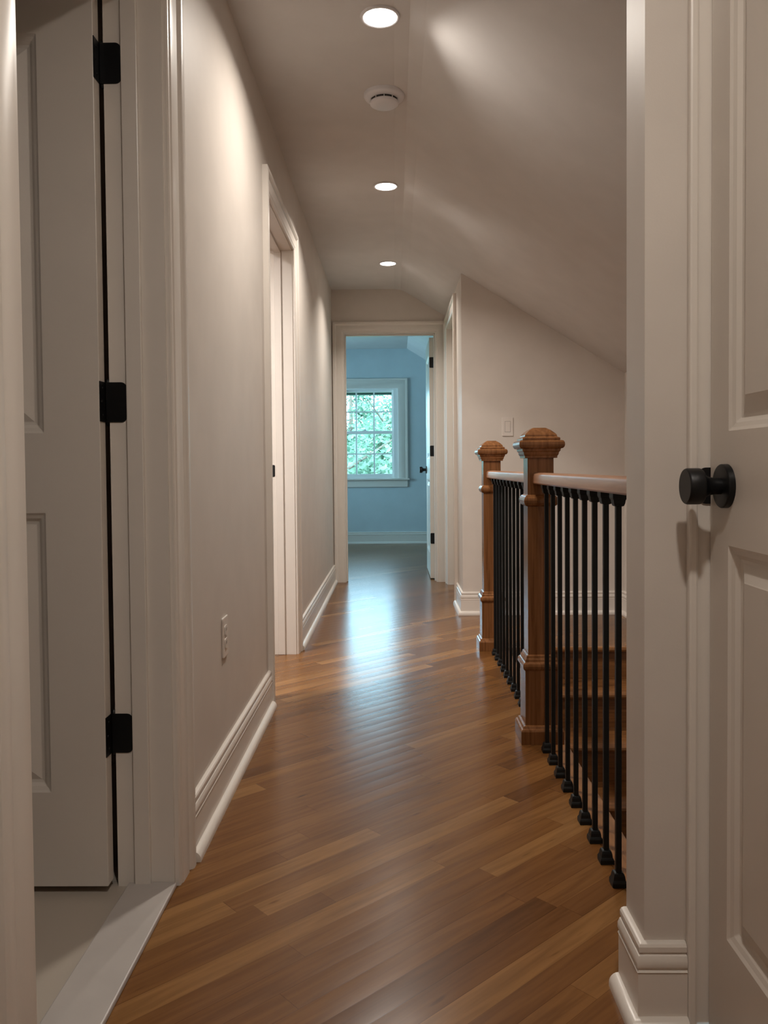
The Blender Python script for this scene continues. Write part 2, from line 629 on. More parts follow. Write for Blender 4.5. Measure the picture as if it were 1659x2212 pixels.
FT = -0.03
boxes('floor', [(-0.60, 0.51, -1.42, Y_END + 0.06, FT, 0), (0.51, 1.58, 4.245, Y_LAND + 0.12, FT, 0), (0.51, 0.74, -1.42, PIER_Y1, FT, 0),
                (0.51, 0.56, Y_LAND + 0.12, Y_END + 0.06, FT, 0)], 'floor')
tag(bpy.data.objects['floor'], 'honey oak hallway floor laid in diagonal boards', 'floor', kind='structure')
boxes('floor_bedroom', [(-2.74, 1.74, Y_END + 0.06, 10.14, FT, 0)], 'floor')
tag(bpy.data.objects['floor_bedroom'], 'oak bedroom floor shining with daylight', 'floor', kind='structure')
boxes('floor_side_room', [(-3.72, -0.60, 2.72, Y_END, FT, 0)], 'floor')
tag(bpy.data.objects['floor_side_room'], 'oak floor inside the middle left doorway', 'floor', kind='structure')
boxes('floor_bathroom', [(-2.52, -0.60, 0.1, 2.72, FT, 0.002)], 'tile')
tag(bpy.data.objects['floor_bathroom'], 'cream tiled floor inside the near left doorway', 'floor', kind='structure')
boxes('floor_stairwell', [(0.53, 1.58, PIER_Y0, Y_LAND + 0.12, -2.3, -2.2)], 'floor')
tag(bpy.data.objects['floor_stairwell'], 'oak floor at the foot of the stairs', 'floor', kind='structure')

# floor edge along the stair opening
bm = bmesh.new()
slab_from_profile(bm, [(0.51, 0.0005), (0.575, 0.0005), (0.583, -0.003), (0.587, -0.010), (0.586, -0.020), (0.580, -0.028), (0.51, -0.030)],
                  PIER_Y1, 4.245)
tag(link('trim_1', bm, 'oak_edge', smooth=30), 'oak nosing board along the hallway floor edge at the stairs', 'trim', kind='structure')

# ------------------------------------------------------------------ baseboards
BASE = [(0, 0.0), (0.0145, 0.0), (0.0145, 0.099), (0.0160, 0.100), (0.0150, 0.1020), (0.0130, 0.1035), (0.0150, 0.106), (0.0165, 0.110),
        (0.0160, 0.119), (0.0125, 0.1265), (0.0090, 0.1285), (0.0090, 0.1300), (0.0120, 0.1325), (0.0120, 0.1410), (0.0095, 0.1450),
        (0.0050, 0.1470), (0, 0.1470)]
SHOE = [(0.0146, 0.0)] + [(0.0146 + 0.0175 * math.cos(math.radians(t)), 0.006 + 0.019 * math.sin(math.radians(t))) for t in range(0, 91, 15)]
SHOE.insert(1, (0.0146 + 0.0175, 0.0))


def baseboard(name, path, side, label):
    e = empty(name, (path[0][0], path[0][1], 0))
    loc = [(x - path[0][0], y - path[0][1]) for x, y in path]
    bm = bmesh.new()
    sweep(bm, loc, BASE, side)
    link('board', bm, 'trim', e, smooth=30)
    bm = bmesh.new()
    sweep(bm, loc, SHOE, side)
    link('shoe_moulding', bm, 'trim', e, smooth=35)
    tag(e, label, 'baseboard', kind='structure')


baseboard('baseboard_left', [(XL, 1.925), (XL, 3.188)], -1, 'white moulded baseboard below the outlet on the left wall')
baseboard('baseboard_left_far', [(XL, 4.19), (XL, Y_END)], -1, 'white moulded baseboard between middle left doorway and bedroom door')
baseboard('baseboard_landing', [(X_STAIR, 4.26), (X_STAIR, Y_LAND), (0.43, Y_LAND), (0.43, 5.588)], 1,
          'white moulded baseboard on the landing wall behind the newels')
baseboard('baseboard_pier', [(0.484, PIER_Y0), (PIER_X, PIER_Y0), (PIER_X, PIER_Y1)], 1,
          'white moulded baseboard wrapping the near right wall corner')
baseboard('baseboard_bedroom', [(-2.60, 10.0), (1.60, 10.0)], -1, 'white baseboard under the bedroom window')

# ------------------------------------------------------------------ door and window surrounds
CAS = [(0.0, 0.0), (0.0, 0.009), (0.003, 0.012), (0.010, 0.012), (0.014, 0.015), (0.052, 0.017), (0.058, 0.014), (0.062, 0.014),
       (0.066, 0.021), (0.071, 0.024), (0.084, 0.024), (0.090, 0.021), (0.090, 0.0)]
CASW = [(u * 1.17, v) for u, v in CAS]


def jamb_boxes(axis, p0, p1, a0, a1, t=0.018):
    """three boards lining an opening."""
    r = [(p0, p1, a0 - t, a0, 0, HEAD + t), (p0, p1, a1, a1 + t, 0, HEAD + t), (p0, p1, a0, a1, HEAD, HEAD + t)]
    return r if axis == 'X' else [(b[2], b[3], b[0], b[1], b[4], b[5]) for b in r]


def stop_boxes(axis, s0, s1, a0, a1, t=0.011):
    r = [(s0, s1, a0, a0 + t, 0, HEAD), (s0, s1, a1 - t, a1, 0, HEAD), (s0, s1, a0 + t, a1 - t, HEAD - t, HEAD)]
    return r if axis == 'X' else [(b[2], b[3], b[0], b[1], b[4], b[5]) for b in r]


# near left doorway
t = tag(empty('trim_2', (XL, 1.45, 0)), 'white casing and jamb of the near left doorway', 'trim', kind='structure')
inv = lambda e: Matrix.Translation(-Vector(e.location))


def child(name, bm, mat, parent, **kw):
    """mesh given in world coordinates, stored relative to its thing's base."""
    bm.transform(inv(parent))
    return link(name, bm, mat, parent, **kw)


def child_boxes(name, lst, mat, parent, bevel=0.0):
    bm = bmesh.new()
    for b in lst:
        add_box(bm, *b)
    return child(name, bm, mat, parent, bevel=bevel)


child('casing', casing_mesh(1.085, 1.815, 0, HEAD + 0.005, CASW, lambda a, z, v: (XL + v, a, z)), 'trim', t, smooth=30)
child('casing', casing_mesh(1.085, 1.815, 0, HEAD + 0.005, CAS, lambda a, z, v: (WL - v, a, z), legs=(True, False)), 'trim', t, smooth=30)
child_boxes('jamb', jamb_boxes('X', WL, XL, 1.090, 1.810), 'trim', t)
child_boxes('door_stop', stop_boxes('X', -0.596, -0.560, 1.090, 1.810), 'trim', t, bevel=0.002)

# middle left doorway
t = tag(empty('trim_3', (XL, 3.69, 0)), 'white casing and jamb of the middle left doorway', 'trim', kind='structure')
child('casing', casing_mesh(3.278, 4.100, 0, HEAD + 0.005, CAS, lambda a, z, v: (XL + v, a, z)), 'trim', t, smooth=30)
child('casing', casing_mesh(3.278, 4.100, 0, HEAD + 0.005, CAS, lambda a, z, v: (WL - v, a, z)), 'trim', t, smooth=30)
child_boxes('jamb', jamb_boxes('X', WL, XL, 3.283, 4.095), 'trim', t)
child_boxes('door_stop', stop_boxes('X', -0.598, -0.563, 3.283, 4.095), 'trim', t, bevel=0.002)
bm = bmesh.new()
rounded_plate(bm, -0.634, -0.606, 0.905, 0.965, 4.0935, 4.0955, 0.006, lambda a, b, c: (a, c, b))
child('strike_plate', bm, 'black', t)

# bedroom doorway
t = tag(empty('trim_4', (-0.03, Y_END, 0)), 'white casing and jamb of the bedroom doorway at the hallway end', 'trim', kind='structure')
child('casing', casing_mesh(-0.410, 0.343, 0, HEAD + 0.005, CAS, lambda a, z, v: (a, Y_END - v, z)), 'trim', t, smooth=30)
child('casing', casing_mesh(-0.410, 0.343, 0, HEAD + 0.005, CAS, lambda a, z, v: (a, Y_END + 0.12 + v, z)), 'trim', t, smooth=30)
child_boxes('jamb', jamb_boxes('Y', Y_END, Y_END + 0.12, -0.405, 0.338), 'trim', t)
child_boxes('door_stop', stop_boxes('Y', Y_END + 0.045, Y_END + 0.078, -0.405, 0.338), 'trim', t, bevel=0.002)

# doorway in the narrow right corridor wall
t = tag(empty('trim_5', (0.43, 6.08, 0)), 'white casing of the doorway right of the bedroom door', 'trim', kind='structure')
child('casing', casing_mesh(5.675, 6.495, 0, HEAD + 0.005, CAS, lambda a, z, v: (0.43 - v, a, z)), 'trim', t, smooth=30)
child_boxes('jamb', jamb_boxes('X', 0.43, 0.55, 5.680, 6.490), 'trim', t)
child_boxes('door_stop', stop_boxes('X', 0.470, 0.503, 5.680, 6.490), 'trim', t, bevel=0.002)

# near right door frame, its far leg ripped to fit the corner
t = tag(empty('trim_6', (0.50, 0.99, 0)), 'white casing and jamb squeezed beside the near right panel door', 'trim', kind='structure')
child_boxes('casing', [(0.4845, 0.5000, 1.3385, PIER_Y0, 0, HEAD + 0.09), (0.4845, 0.50, 0.54, 0.632, 0, HEAD + 0.09),
                       (0.4845, 0.50, 0.632, 1.3385, HEAD, HEAD + 0.09)], 'trim', t, bevel=0.004)
child_boxes('jamb', [(0.50, 0.62, 1.3455, PIER_Y0, 0, HEAD), (0.50, 0.62, 0.612, 0.628, 0, HEAD), (0.50, 0.62, 0.612, PIER_Y0, HEAD, HEAD + 0.018)],
            'trim', t)
child_boxes('door_stop', stop_boxes('X', 0.557, 0.590, 0.628, 1.3455), 'trim', t)
bm = bmesh.new()
rounded_plate(bm, 0.5005, 0.5400, 0.886, 0.946, 1.3430, 1.3456, 0.013, lambda a, b, c: (a, c, b))
child('strike_plate', bm, 'black', t)


# ------------------------------------------------------------------ panel doors
def panel_door_mesh(w, h, th, panels, stile):
    """slab in local x 0..w, y 0..th, z 0..h with raised panels on both faces."""
    bm = bmesh.new()
    ring = [(0.0, 0.0), (0.005, 0.0035), (0.012, 0.0065), (0.019, 0.0120), (0.024, 0.0130), (0.026, 0.0130), (0.050, 0.0040), (0.052, 0.0030)]
    for face in (0, 1):
        def Y(d):
            return d if face == 0 else th - d

        def quad(x0, x1, z0, z1):
            vs = [bm.verts.new((x, Y(0), z)) for x, z in ((x0, z0), (x1, z0), (x1, z1), (x0, z1))]
            bm.faces.new(vs)
        quad(0, stile, 0, h)
        quad(w - stile, w, 0, h)
        zs = [0] + [v for p in panels for v in p] + [h]
        for i in range(0, len(zs), 2):
            quad(stile, w - stile, zs[i], zs[i + 1])
        for z0, z1 in panels:
            prev = None
            for u, d in ring:
                cur = [bm.verts.new((x, Y(d), z)) for x, z in
                       ((stile + u, z0 + u), (w - stile - u, z0 + u), (w - stile - u, z1 - u), (stile + u, z1 - u))]
                if prev:
                    for j in range(4):
                        bm.faces.new((prev[j], prev[(j + 1) % 4], cur[(j + 1) % 4], cur[j]))
                prev = cur
            bm.faces.new(prev)
    for x0, z0, x1, z1 in ((0, 0, w, 0), (w, 0, w, h), (w, h, 0, h), (0, h, 0, 0)):
        bm.faces.new([bm.verts.new(c) for c in ((x0, 0, z0), (x1, 0, z1), (x1, th, z1), (x0, th, z0))])
    bmesh.ops.remove_doubles(bm, verts=bm.verts[:], dist=1e-5)
    return bm


def knob(parent, origin, d):
    """door knob standing out along local direction d (+1 or -1 on y) from origin on the door face."""
    e_bm = bmesh.new()
    lathe(e_bm, [(0.0130, 0.009 * d), (0.0130, 0.020 * d), (0.0150, 0.030 * d), (0.0200, 0.037 * d), (0.0265, 0.040 * d), (0.0280, 0.042 * d),
                 (0.0285, 0.044 * d), (0.0285, 0.062 * d), (0.0275, 0.0645 * d), (0.0262, 0.0655 * d)], 'Y', 48, origin)
    k = link('knob', e_bm, 'black', parent, smooth=35)
    k['label'] = 'black round knob'
    b2 = bmesh.new()
    lathe(b2, [(0.0345, 0.0), (0.0345, 0.0085 * d), (0.0335, 0.0098 * d), (0.0320, 0.0105 * d), (0.0160, 0.0105 * d)], 'Y', 48, origin)
    link('rosette', b2, 'black', k, smooth=35)
    return k


# near left door, swung open at a right angle into the tiled room (local x runs away from the hinges)
d = empty('door_1', (-0.647, 1.810, 0.020), math.pi)
tag(d, 'near left white panel door standing open on three black hinges', 'door', kind='structure')
bm = panel_door_mesh(0.711, 2.003, 0.0345, [(0.212, 0.836), (1.012, 1.878)], 0.124)
link('slab', bm, 'door', d, bevel=0.0015)
for zc in (0.334, 1.081, 1.828):
    b = bmesh.new()
    # leaf let into the door edge, barrel, leaf on the jamb
    add_box(b, -0.0015, 0.0005, 0.000, 0.034, zc - 0.0445, zc + 0.0445)
    h_ = link('hinge', b, 'black', d)
    b = bmesh.new()
    rounded_plate(b, -0.0500, -0.0030, zc - 0.0445, zc + 0.0445, -0.0010, 0.0022, 0.0135, lambda a, bb, c: (a, c, bb), corners=(1, 0, 0, 1))
    link('jamb_leaf', b, 'black', h_)
    b = bmesh.new()
    lathe(b, [(0.0025, zc - 0.052), (0.0058, zc - 0.0475), (0.0062, zc - 0.0445), (0.0062, zc + 0.0445), (0.0058, zc + 0.0475), (0.0025, zc + 0.052)],
          'Z', 20, (-0.005, -0.0062, 0))
    link('barrel', b, 'black', h_, smooth=40)
    b = bmesh.new()
    for dz in (-0.030, 0.0, 0.030):
        lathe(b, [(0.0035, 0.0005), (0.0030, -0.0012)], 'X', 14, (-0.0015, 0.017 + (0.006 if dz == 0 else 0), zc + dz))
    link('screw', b, 'black', h_)

# near right door, shut, its face towards the hallway (local x runs from the lock edge towards the viewpoint)
d = empty('door_2', (0.555, 1.342, 0.012), -math.pi / 2)
tag(d, 'near right white panel door with a round black knob', 'door', kind='structure')
bm = panel_door_mesh(0.711, 2.020, 0.035, [(0.186, 0.812), (0.991, 1.885)], 0.072)
bm.transform(Matrix.Translation((0, -0.035, 0)))
link('slab', bm, 'door', d, bevel=0.0015)
knob(d, (0.066, -0.035, 0.905), -1)

# bedroom door, swung open past the far right jamb (local x runs into the bedroom)
d = empty('door_3', (0.330, 6.800, 0.010), math.pi / 2)
tag(d, 'white bedroom door seen edge-on with black hinges and knob', 'door', kind='structure')
bm = panel_door_mesh(0.735, 2.015, 0.035, [(0.200, 0.825), (1.005, 1.885)], 0.115)
link('slab', bm, 'door', d, bevel=0.0015)
for zc in (0.336, 1.070, 1.808):
    b = bmesh.new()
    rounded_plate(b, 0.0, 0.0355, zc - 0.0445, zc + 0.0445, -0.0020, 0.0005, 0.009, lambda a, bb, c: (c, a - 0.002, bb), corners=(0, 1, 1, 0))
    h_ = link('hinge', b, 'black', d)
    b = bmesh.new()
    lathe(b, [(0.003, zc - 0.05), (0.006, zc - 0.046), (0.006, zc + 0.046), (0.003, zc + 0.05)], 'Z', 16, (-0.004, -0.005, 0))
    link('barrel', b, 'black', h_, smooth=40)
knob(d, (0.672, 0.035, 0.910), 1)
knob(d, (0.672, 0.0, 0.910), -1)

# shut door in the narrow right corridor wall
d = empty('door_4', (0.540, 6.486, 0.010), -math.pi / 2)
tag(d, 'white door inside the doorway right of the bedroom', 'door', kind='structure')
bm = panel_door_mesh(0.802, 2.020, 0.035, [(0.200, 0.825), (1.005, 1.885)], 0.115)
bm.transform(Matrix.Translation((0, -0.035, 0)))
link('slab', bm, 'door', d)

# stone sill of the tiled room
bm = bmesh.new()
add_box(bm, -0.612, -0.503, 1.0905, 1.8095, 0.0, 0.0125)
o = link('door_threshold', bm, 'marble', bevel=0.003)
tag(o, 'pale marble threshold on the floor of the near left doorway', 'threshold')

# ------------------------------------------------------------------ bedroom window
WX0, WX1, WZ0, WZ1, WY = -0.720, -0.022, 0.815, 1.905, 10.0
w = tag(empty('window_1', ((WX0 + WX1) / 2, WY, WZ0)), 'white twelve-pane sash window in the blue bedroom with trees outside', 'window', kind='structure')
WCAS = [(0.0, 0.0), (0.0, 0.014), (0.006, 0.017), (0.085, 0.019), (0.092, 0.016), (0.096, 0.024), (0.118, 0.024), (0.122, 0.0)]
child('casing', casing_mesh(-0.700, 0.045, 0.805, 1.915, WCAS, lambda a, z, v: (a, WY - v, z)), 'trim', w, smooth=30)
child_boxes('frame', [(-0.745, WX0 + 0.004, WY, WY + 0.13, 0.80, 1.92), (WX1 + 0.014, 0.047, WY - 0.0005, WY + 0.13, 0.80, 1.92),
                      (-0.745, 0.047, WY, WY + 0.13, 1.90, 1.93), (-0.745, 0.047, WY + 0.03, WY + 0.14, 0.79, 0.822)], 'vinyl', w)
child_boxes('sill_board', [(-0.86, 0.185, WY - 0.045, WY + 0.05, 0.785, 0.808)], 'trim', w, bevel=0.006)
child_boxes('apron', [(-0.83, 0.160, WY - 0.018, WY, 0.700, 0.785)], 'trim', w, bevel=0.003)


def sash(name, y0, y1, z0, z1, rails, stile=0.030):
    x0, x1 = WX0, WX1 + 0.020
    gx0, gx1 = x0 + stile, x1 - stile
    gz0, gz1 = z0 + rails[0], z1 - rails[1]
    s = child_boxes(name, [(x0, gx0, y0, y1, z0, z1), (gx1, x1, y0, y1, z0, z1), (gx0, gx1, y0, y1, z0, gz0), (gx0, gx1, y0, y1, gz1, z1)],
                    'vinyl', w, bevel=0.002)
    ym = (y0 + y1) / 2
    b = bmesh.new()
    for i in (1, 2):
        xm = gx0 + (gx1 - gx0) * i / 3
        add_box(b, xm - 0.009, xm + 0.009, ym - 0.012, ym + 0.012, gz0, gz1)
    zm = (gz0 + gz1) / 2
    add_box(b, gx0, gx1, ym - 0.0115, ym + 0.0115, zm - 0.0075, zm + 0.0075)
    b.transform(inv(w))
    link('muntins', b, 'vinyl', s)
    b = bmesh.new()
    add_box(b, gx0, gx1, ym - 0.002, ym + 0.002, gz0, gz1)
    b.transform(inv(w))
    link('pane', b, 'glass', s)
    return s


sash('upper_sash', WY + 0.070, WY + 0.105, 1.357, 1.904, (0.034, 0.031))
low = sash('lower_sash', WY + 0.032, WY + 0.067, 0.822, 1.394, (0.041, 0.037))
bm = bmesh.new()
add_box(bm, -0.395, -0.335, WY + 0.035, WY + 0.068, 1.394, 1.402)
lathe(bm, [(0.012, 1.402), (0.014, 1.408), (0.012, 1.414)], 'Z', 20, (-0.365, WY + 0.05, 0))
bm.transform(inv(w))
link('sash_lock', bm, 'plastic', low)

w = tag(empty('window_2', (-2.60, 8.6, 0.8)), 'window in the left bedroom wall', 'window', kind='structure')
child_boxes('frame', [(-2.74, -2.60, 7.40, 7.44, 0.70, 2.00), (-2.74, -2.60, 9.36, 9.40, 0.70, 2.00), (-2.74, -2.60, 7.44, 9.36, 0.70, 0.74),
                      (-2.74, -2.60, 7.44, 9.36, 1.96, 2.00), (-2.69, -2.65, 8.385, 8.415, 0.74, 1.96)], 'vinyl', w)
child_boxes('pane', [(-2.672, -2.668, 7.44, 9.36, 0.74, 1.96)], 'glass', w)

# dark gutter under the eave outside the bedroom window
bm = bmesh.new()
add_box(bm, -2.8, 1.8, 10.42, 10.54, 1.876, 2.02)
add_box(bm, -2.8, 1.8, 10.14, 10.42, 1.98, 2.02)
o = link('roof_eave', bm, 'gutter', bevel=0.004)
tag(o, 'dark eave gutter edge above the bedroom window outside', 'eave', kind='structure')


# ------------------------------------------------------------------ newel posts
def make_newel():
    r = empty('newel_post')
    def part(name, prof, **kw):
        b = bmesh.new()
        square_stack(b, prof)
        return link(name, b, 'oak', r, bevel=0.0006, segs=1)
    part('plinth', [(0.0730, 0.0), (0.0730, 0.044), (0.0705, 0.050), (0.0660, 0.053), (0.0630, 0.060), (0.0570, 0.0625)])
    part('lower_box', [(0.0560, 0.05), (0.0560, 0.256)])
    part('lower_moulding', [(0.0560, 0.250), (0.0600, 0.253), (0.0640, 0.259), (0.0645, 0.266), (0.0630, 0.274), (0.0590, 0.278), (0.0560, 0.280),
                            (0.0550, 0.287), (0.0510, 0.293), (0.0500, 0.300), (0.0445, 0.303)])
    part('shaft', [(0.0443, 0.29), (0.0443, 0.985)])
    part('collar', [(0.0443, 0.812), (0.0500, 0.814), (0.0545, 0.818), (0.0580, 0.825), (0.0585, 0.833), (0.0570, 0.840), (0.0530, 0.845),
                    (0.0510, 0.848), (0.0443, 0.852)])
    part('neck_moulding', [(0.0443, 0.9765), (0.0550, 0.977), (0.0550, 0.984), (0.0570, 0.986), (0.0590, 0.990), (0.0600, 0.997), (0.0640, 1.001),
                           (0.0645, 1.0075), (0.0660, 1.009)])
    part('cap', [(0.0660, 1.0085), (0.0715, 1.010), (0.0755, 1.0150), (0.0770, 1.0220), (0.0760, 1.0300), (0.0725, 1.0355), (0.0670, 1.0370),
                 (0.0625, 1.0375), (0.0635, 1.0390), (0.0635, 1.0440), (0.0615, 1.0465), (0.0570, 1.0480), (0.0545, 1.0500), (0.0540, 1.0550),
                 (0.0505, 1.0600), (0.0360, 1.0725), (0.0230, 1.0800), (0.0190, 1.0810)])
    return r


n1 = make_newel()
n1.location = (0.497, 2.812, 0)
tag(n1, 'nearer square oak newel post with stepped pyramid cap', 'newel post', 'oak newel posts')
n2 = copy_tree(n1)
n2.location = (0.500, 4.215, 0)
tag(n2, 'farther square oak newel post, beside the landing', 'newel post', 'oak newel posts')


# ------------------------------------------------------------------ handrails
def handrail(y0, y1, label):
    b = bmesh.new()
    pr = [(-0.0250, 0.889), (-0.0285, 0.893), (-0.0290, 0.916), (-0.0270, 0.9215), (-0.0220, 0.9250), (-0.0100, 0.9268), (0.0100, 0.9268),
          (0.0220, 0.9250), (0.0270, 0.9215), (0.0290, 0.916), (0.0285, 0.893), (0.0250, 0.889)]
    slab_from_profile(b, pr, y0, y1)
    b.transform(Matrix.Translation((0, -(y0 + y1) / 2, 0)))
    o = link('handrail', b, 'oak_rail', smooth=35)
    o.location = (0.499, (y0 + y1) / 2, 0)
    tag(o, label, 'handrail', 'oak handrails')
    return o


handrail(PIER_Y1, 2.812 - 0.0443, 'oak handrail running from the near wall end to the nearer newel')
handrail(2.812 + 0.0443, 4.215 - 0.0443, 'short oak handrail between the two newel posts')


# ------------------------------------------------------------------ balusters
def make_baluster():
    r = empty('baluster')
    b = bmesh.new()
    add_box(b, -0.0063, 0.0063, -0.0063, 0.0063, 0.001, 0.889)
    link('bar', b, 'iron', r, bevel=0.0008, segs=1)
    b = bmesh.new()
    square_stack(b, [(0.0165, 0.0), (0.0165, 0.010), (0.0150, 0.0135), (0.0135, 0.016), (0.0125, 0.024), (0.0105, 0.030), (0.0064, 0.0315)])
    link('shoe', b, 'iron', r, bevel=0.0008, segs=1)
    b = bmesh.new()
    square_stack(b, [(0.0064, 0.8585), (0.0105, 0.860), (0.0125, 0.866), (0.0135, 0.873), (0.0150, 0.8755), (0.0160, 0.879), (0.0160, 0.889)])
    link('collar', b, 'iron', r, bevel=0.0008, segs=1)
    return r


ORD = ['first', 'second', 'third', 'fourth', 'fifth', 'sixth', 'seventh', 'eighth', 'ninth', 'tenth', 'eleventh']
bal = make_baluster()
for i in range(9):
    o = bal if i == 0 else copy_tree(bal)
    o.location = (0.499, 2.674 - 0.1072 * i, 0)
    tag(o, f'{ORD[i]} black iron baluster from the nearer newel towards the near wall end', 'baluster', 'balusters of the near railing')
for i in range(11):
    o = copy_tree(bal)
    o.location = (0.499, 4.062 - 0.1088 * i, 0)
    tag(o, f'{ORD[i]} black iron baluster from the farther newel towards the nearer newel', 'baluster', 'balusters between the newels')

# ------------------------------------------------------------------ staircase
RISE, RUN, Y_TOP = 0.175, 0.250, 4.245
st = tag(empty('staircase', (1.02, Y_TOP, -2.2)), 'oak staircase rising to the landing behind the black balusters', 'staircase')
SX0, SX1 = 0.5725, X_STAIR - 0.001
for i in range(0, 11):
    z = -RISE * i
    yb = Y_TOP - RUN * i             # riser face under this tread's back edge
    if i == 0:
        b = bmesh.new()
        pr = [(yb + 0.0, 0.0005), (yb - 0.025, 0.0005), (yb - 0.032, -0.004), (yb - 0.035, -0.013), (yb - 0.032, -0.022), (yb - 0.025, -0.027), (yb, -0.027)]
    else:
        if yb < PIER_Y1 + 0.30:
            break
        b = bmesh.new()
        yf = yb - 0.001
        pr = [(Y_TOP - RUN * (i - 1), z), (yf - 0.025, z), (yf - 0.032, z - 0.004), (yf - 0.035, z - 0.013), (yf - 0.032, z - 0.022),
              (yf - 0.025, z - 0.027), (Y_TOP - RUN * (i - 1), z - 0.027)]
    a_ = [b.verts.new((SX0 if i else 0.587, y, q)) for y, q in pr]
    c_ = [b.verts.new((SX1, y, q)) for y, q in pr]
    for j in range(len(pr)):
        b.faces.new((a_[j], a_[(j + 1) % len(pr)], c_[(j + 1) % len(pr)], c_[j]))
    b.faces.new(a_)
    b.faces.new(c_[::-1])
    child('tread' if i else 'landing_nosing', b, 'oak_tread', st, smooth=30)
    child_boxes('riser', [(SX0, SX1, yb - 0.001, yb + 0.018, z - RISE, z - 0.027)], 'oak_tread', st)

# ------------------------------------------------------------------ ceiling lamps
def make_lamp():
    r = empty('recessed_light')
    b = bmesh.new()
    seg = 64
    pr = [(0.0540, -0.0005), (0.0545, -0.006), (0.0580, -0.0075), (0.0625, -0.006), (0.0640, -0.001), (0.0640, 0.0)]
    rings = []
    for rad, t_ in pr:
        rings.append([b.verts.new((rad * math.cos(2 * math.pi * k / seg), rad * math.sin(2 * math.pi * k / seg), t_)) for k in range(seg)])
    for p_, q_ in zip(rings, rings[1:]):
        for k in range(seg):
            b.faces.new((p_[k], p_[(k + 1) % seg], q_[(k + 1) % seg], q_[k]))
    link('trim_ring', b, 'plastic', r, smooth=40)
    b = bmesh.new()
    lathe(b, [(0.0535, -0.0005), (0.0535, -0.0050), (0.0500, -0.0060)], 'Z', seg)
    link('diffuser', b, 'lamp', r)
    return r


def lamp_beam(r, watt, col=LAMP_COLOR, spread=LAMP_SPREAD):
    d = bpy.data.lights.new('beam', 'AREA')
    d.shape = 'DISK'
    d.size = 0.10
    d.energy = watt
    d.color = col[:3]
    d.spread = math.radians(spread)
    o = bpy.data.objects.new('beam', d)
    COL.objects.link(o)
    o.parent = r
    o.location = (0, 0, -0.009)


lamp = make_lamp()
beams = []
for i, (x, y, lab) in enumerate(((-0.035, 2.648, 'nearest of the three lit round ceiling lights, before the smoke detector'),
                                 (-0.034, 4.221, 'middle of the three lit round ceiling lights'),
                                 (-0.036, 5.808, 'farthest lit round ceiling light, close to the bedroom door'))):
    o = lamp if i == 0 else copy_tree(lamp)
    o.location = (x, y, ZC)
    beams.append((o, (LAMP_WATT, LAMP_WATT, FAR_LAMP_WATT)[i], (LAMP_SPREAD, MID_LAMP_SPREAD, FAR_LAMP_SPREAD)[i]))
    tag(o, lab, 'ceiling light', 'round hallway ceiling lights')
near = copy_tree(lamp)
near.location = (0.17, 0.25, ZC)
tag(near, 'round ceiling light above the near right door, out of the picture', 'ceiling light')
side = copy_tree(lamp)
side.location = (-1.25, 3.00, ZC)  # unseen lamp added in place of the side room's daylight
tag(side, 'added round ceiling lamp standing in for daylight behind the middle left doorway', 'ceiling light')
for o, watt, spread in beams:
    lamp_beam(o, watt, spread=spread)
lamp_beam(near, NEAR_LAMP_WATT, spread=174.0)
lamp_beam(side, SIDE_FILL_WATT, SIDE_FILL_COLOR)

# ------------------------------------------------------------------ smoke detector
s = empty('smoke_detector', (-0.029, 3.195, ZC))
tag(s, 'round white smoke detector on the ceiling between two lights', 'smoke detector')
b = bmesh.new()
lathe(b, [(0.0790, 0.0), (0.0790, -0.010), (0.0760, -0.016), (0.0660, -0.021), (0.0600, -0.022)], 'Z', 64)
link('base', b, 'plastic', s, smooth=40)
b = bmesh.new()
lathe(b, [(0.0520, -0.020), (0.0520, -0.032)], 'Z', 64)
link('vent', b, 'dark', s, smooth=40)
b = bmesh.new()
lathe(b, [(0.0540, -0.030), (0.0560, -0.034), (0.0545, -0.040), (0.0470, -0.045), (0.0300, -0.047), (0.0100, -0.0475)], 'Z', 64)
for k in range(10):
    an = 2 * math.pi * k / 10
    for v in add_box(b, -0.0015, 0.0015, 0.050, 0.0555, -0.033, -0.021):
        v.co = Matrix.Rotation(an, 3, 'Z') @ v.co
link('cover', b, 'plastic', s, smooth=40)

# ------------------------------------------------------------------ outlet and switch
e = empty('electrical_outlet', (XL, 2.372, 0.455))
tag(e, 'white outlet plate low on the left wall above the baseboard', 'outlet')
b = bmesh.new()
rounded_plate(b, -0.036, 0.036, -0.059, 0.059, 0.0, 0.0055, 0.005, lambda a, bb, c: (c, a, bb))
link('plate', b, 'plate', e, bevel=0.002)
for dz in (-0.0195, 0.0195):
    b = bmesh.new()
    rounded_plate(b, -0.0165, 0.0165, dz - 0.0145, dz + 0.0145, 0.0050, 0.0075, 0.008, lambda a, bb, c: (c, a, bb))
    r_ = link('receptacle', b, 'plate', e)
    b = bmesh.new()
    for dy in (-0.006, 0.006):
        add_box(b, 0.0070, 0.0077, dy - 0.0012, dy + 0.0012, dz - 0.002, dz + 0.007)
    link('slots', b, 'dark', r_)

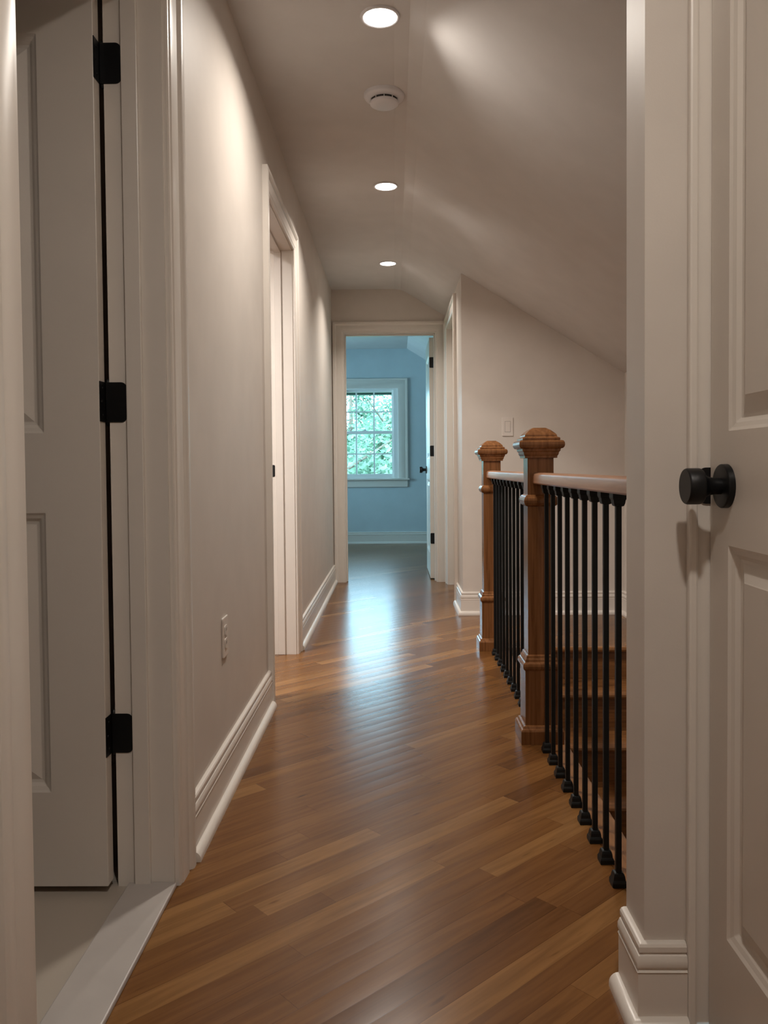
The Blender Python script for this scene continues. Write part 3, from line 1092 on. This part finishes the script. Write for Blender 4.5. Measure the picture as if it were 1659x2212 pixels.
e = empty('light_switch', (0.7195, Y_LAND, 1.199))
tag(e, 'white rocker light switch on the landing wall above the newel posts', 'light switch')
b = bmesh.new()
rounded_plate(b, -0.0355, 0.0355, -0.060, 0.060, 0.0, 0.0055, 0.004, lambda a, bb, c: (a, -c, bb))
link('plate', b, 'plate', e, bevel=0.002)
b = bmesh.new()
pts = [(-0.033, -0.0050), (-0.033, -0.0065), (0.0, -0.0075), (0.033, -0.0105), (0.033, -0.0050)]
l_ = [b.verts.new((-0.0165, y, z)) for z, y in pts]
r_ = [b.verts.new((0.0165, y, z)) for z, y in pts]
for j in range(len(pts)):
    b.faces.new((l_[j], l_[(j + 1) % len(pts)], r_[(j + 1) % len(pts)], r_[j]))
b.faces.new(l_)
b.faces.new(r_[::-1])
rk = link('rocker', b, 'plate', e)
b = bmesh.new()
add_box(b, -0.0178, 0.0178, -0.0058, -0.0050, -0.0345, 0.0345)
link('rocker_gap', b, 'dark', rk)

# ------------------------------------------------------------------ outside: lawn and trees
boxes('lawn', [(-40, 40, 10.6, 70, -3.3, -3.2)], 'lawn')
tag(bpy.data.objects['lawn'], 'green lawn outside the bedroom window', 'lawn', kind='structure')


def make_tree(x, y, h, r, n, seed, label):
    rnd = random.Random(seed)
    t_ = empty('tree', (x, y, -3.2))
    b = bmesh.new()
    lathe(b, [(0.20, 0), (0.16, 0.6), (0.13, h * 0.5), (0.05, h)], 'Z', 12)
    for k in range(9):
        an = k * 2.4
        z0 = h * (0.35 + 0.06 * k)
        p0 = Vector((0, 0, z0))
        p1 = Vector((math.cos(an) * r * 0.8, math.sin(an) * r * 0.8, z0 + r * 0.5))
        q = (p1 - p0).to_track_quat('Z', 'Y')
        vs = []
        for rad, tt in ((0.05, 0), (0.012, 1)):
            vs.append([b.verts.new(p0.lerp(p1, tt) + q @ Vector((rad * math.cos(m * math.pi / 3), rad * math.sin(m * math.pi / 3), 0))) for m in range(6)])
        for m in range(6):
            b.faces.new((vs[0][m], vs[0][(m + 1) % 6], vs[1][(m + 1) % 6], vs[1][m]))
    link('trunk', b, 'bark', t_, smooth=40)
    b = bmesh.new()
    clumps = []
    for k in range(46):
        while True:
            v = Vector((rnd.uniform(-1, 1), rnd.uniform(-1, 1), rnd.uniform(-1, 1)))
            if v.length < 1:
                break
        clumps.append((Vector((v.x * r, v.y * r, h * 0.66 + v.z * h * 0.38)), rnd.uniform(0.35, 0.75)))
    for k in range(n):
        c, cr = rnd.choice(clumps)
        p = c + Vector((rnd.gauss(0, 1), rnd.gauss(0, 1), rnd.gauss(0, 0.8))) * cr * 0.6
        s_ = rnd.uniform(0.05, 0.10)
        m = Matrix.Rotation(rnd.uniform(0, 6.28), 3, 'Z') @ Matrix.Rotation(rnd.uniform(-1.1, 1.1), 3, 'X') @ Matrix.Rotation(rnd.uniform(-1.1, 1.1), 3, 'Y')
        vs = [b.verts.new(p + m @ Vector(q_) * s_) for q_ in ((-1, 0, 0), (0, -0.5, 0.06), (1, 0, 0), (0, 0.5, 0.06))]
        b.faces.new(vs)
    f_ = link('foliage', b, 'leaf', t_, recalc=False)
    f_['kind'] = 'stuff'
    tag(t_, label, 'tree', 'trees outside the bedroom window')


make_tree(-1.6, 15.5, 4.4, 2.2, 8000, 1, 'nearest leafy green tree outside the window')
make_tree(0.3, 22.5, 5.9, 2.6, 18000, 2, 'leafy green tree second in depth outside the window')
make_tree(-1.6, 30.0, 6.8, 3.0, 24000, 3, 'leafy green tree farthest back outside the window')
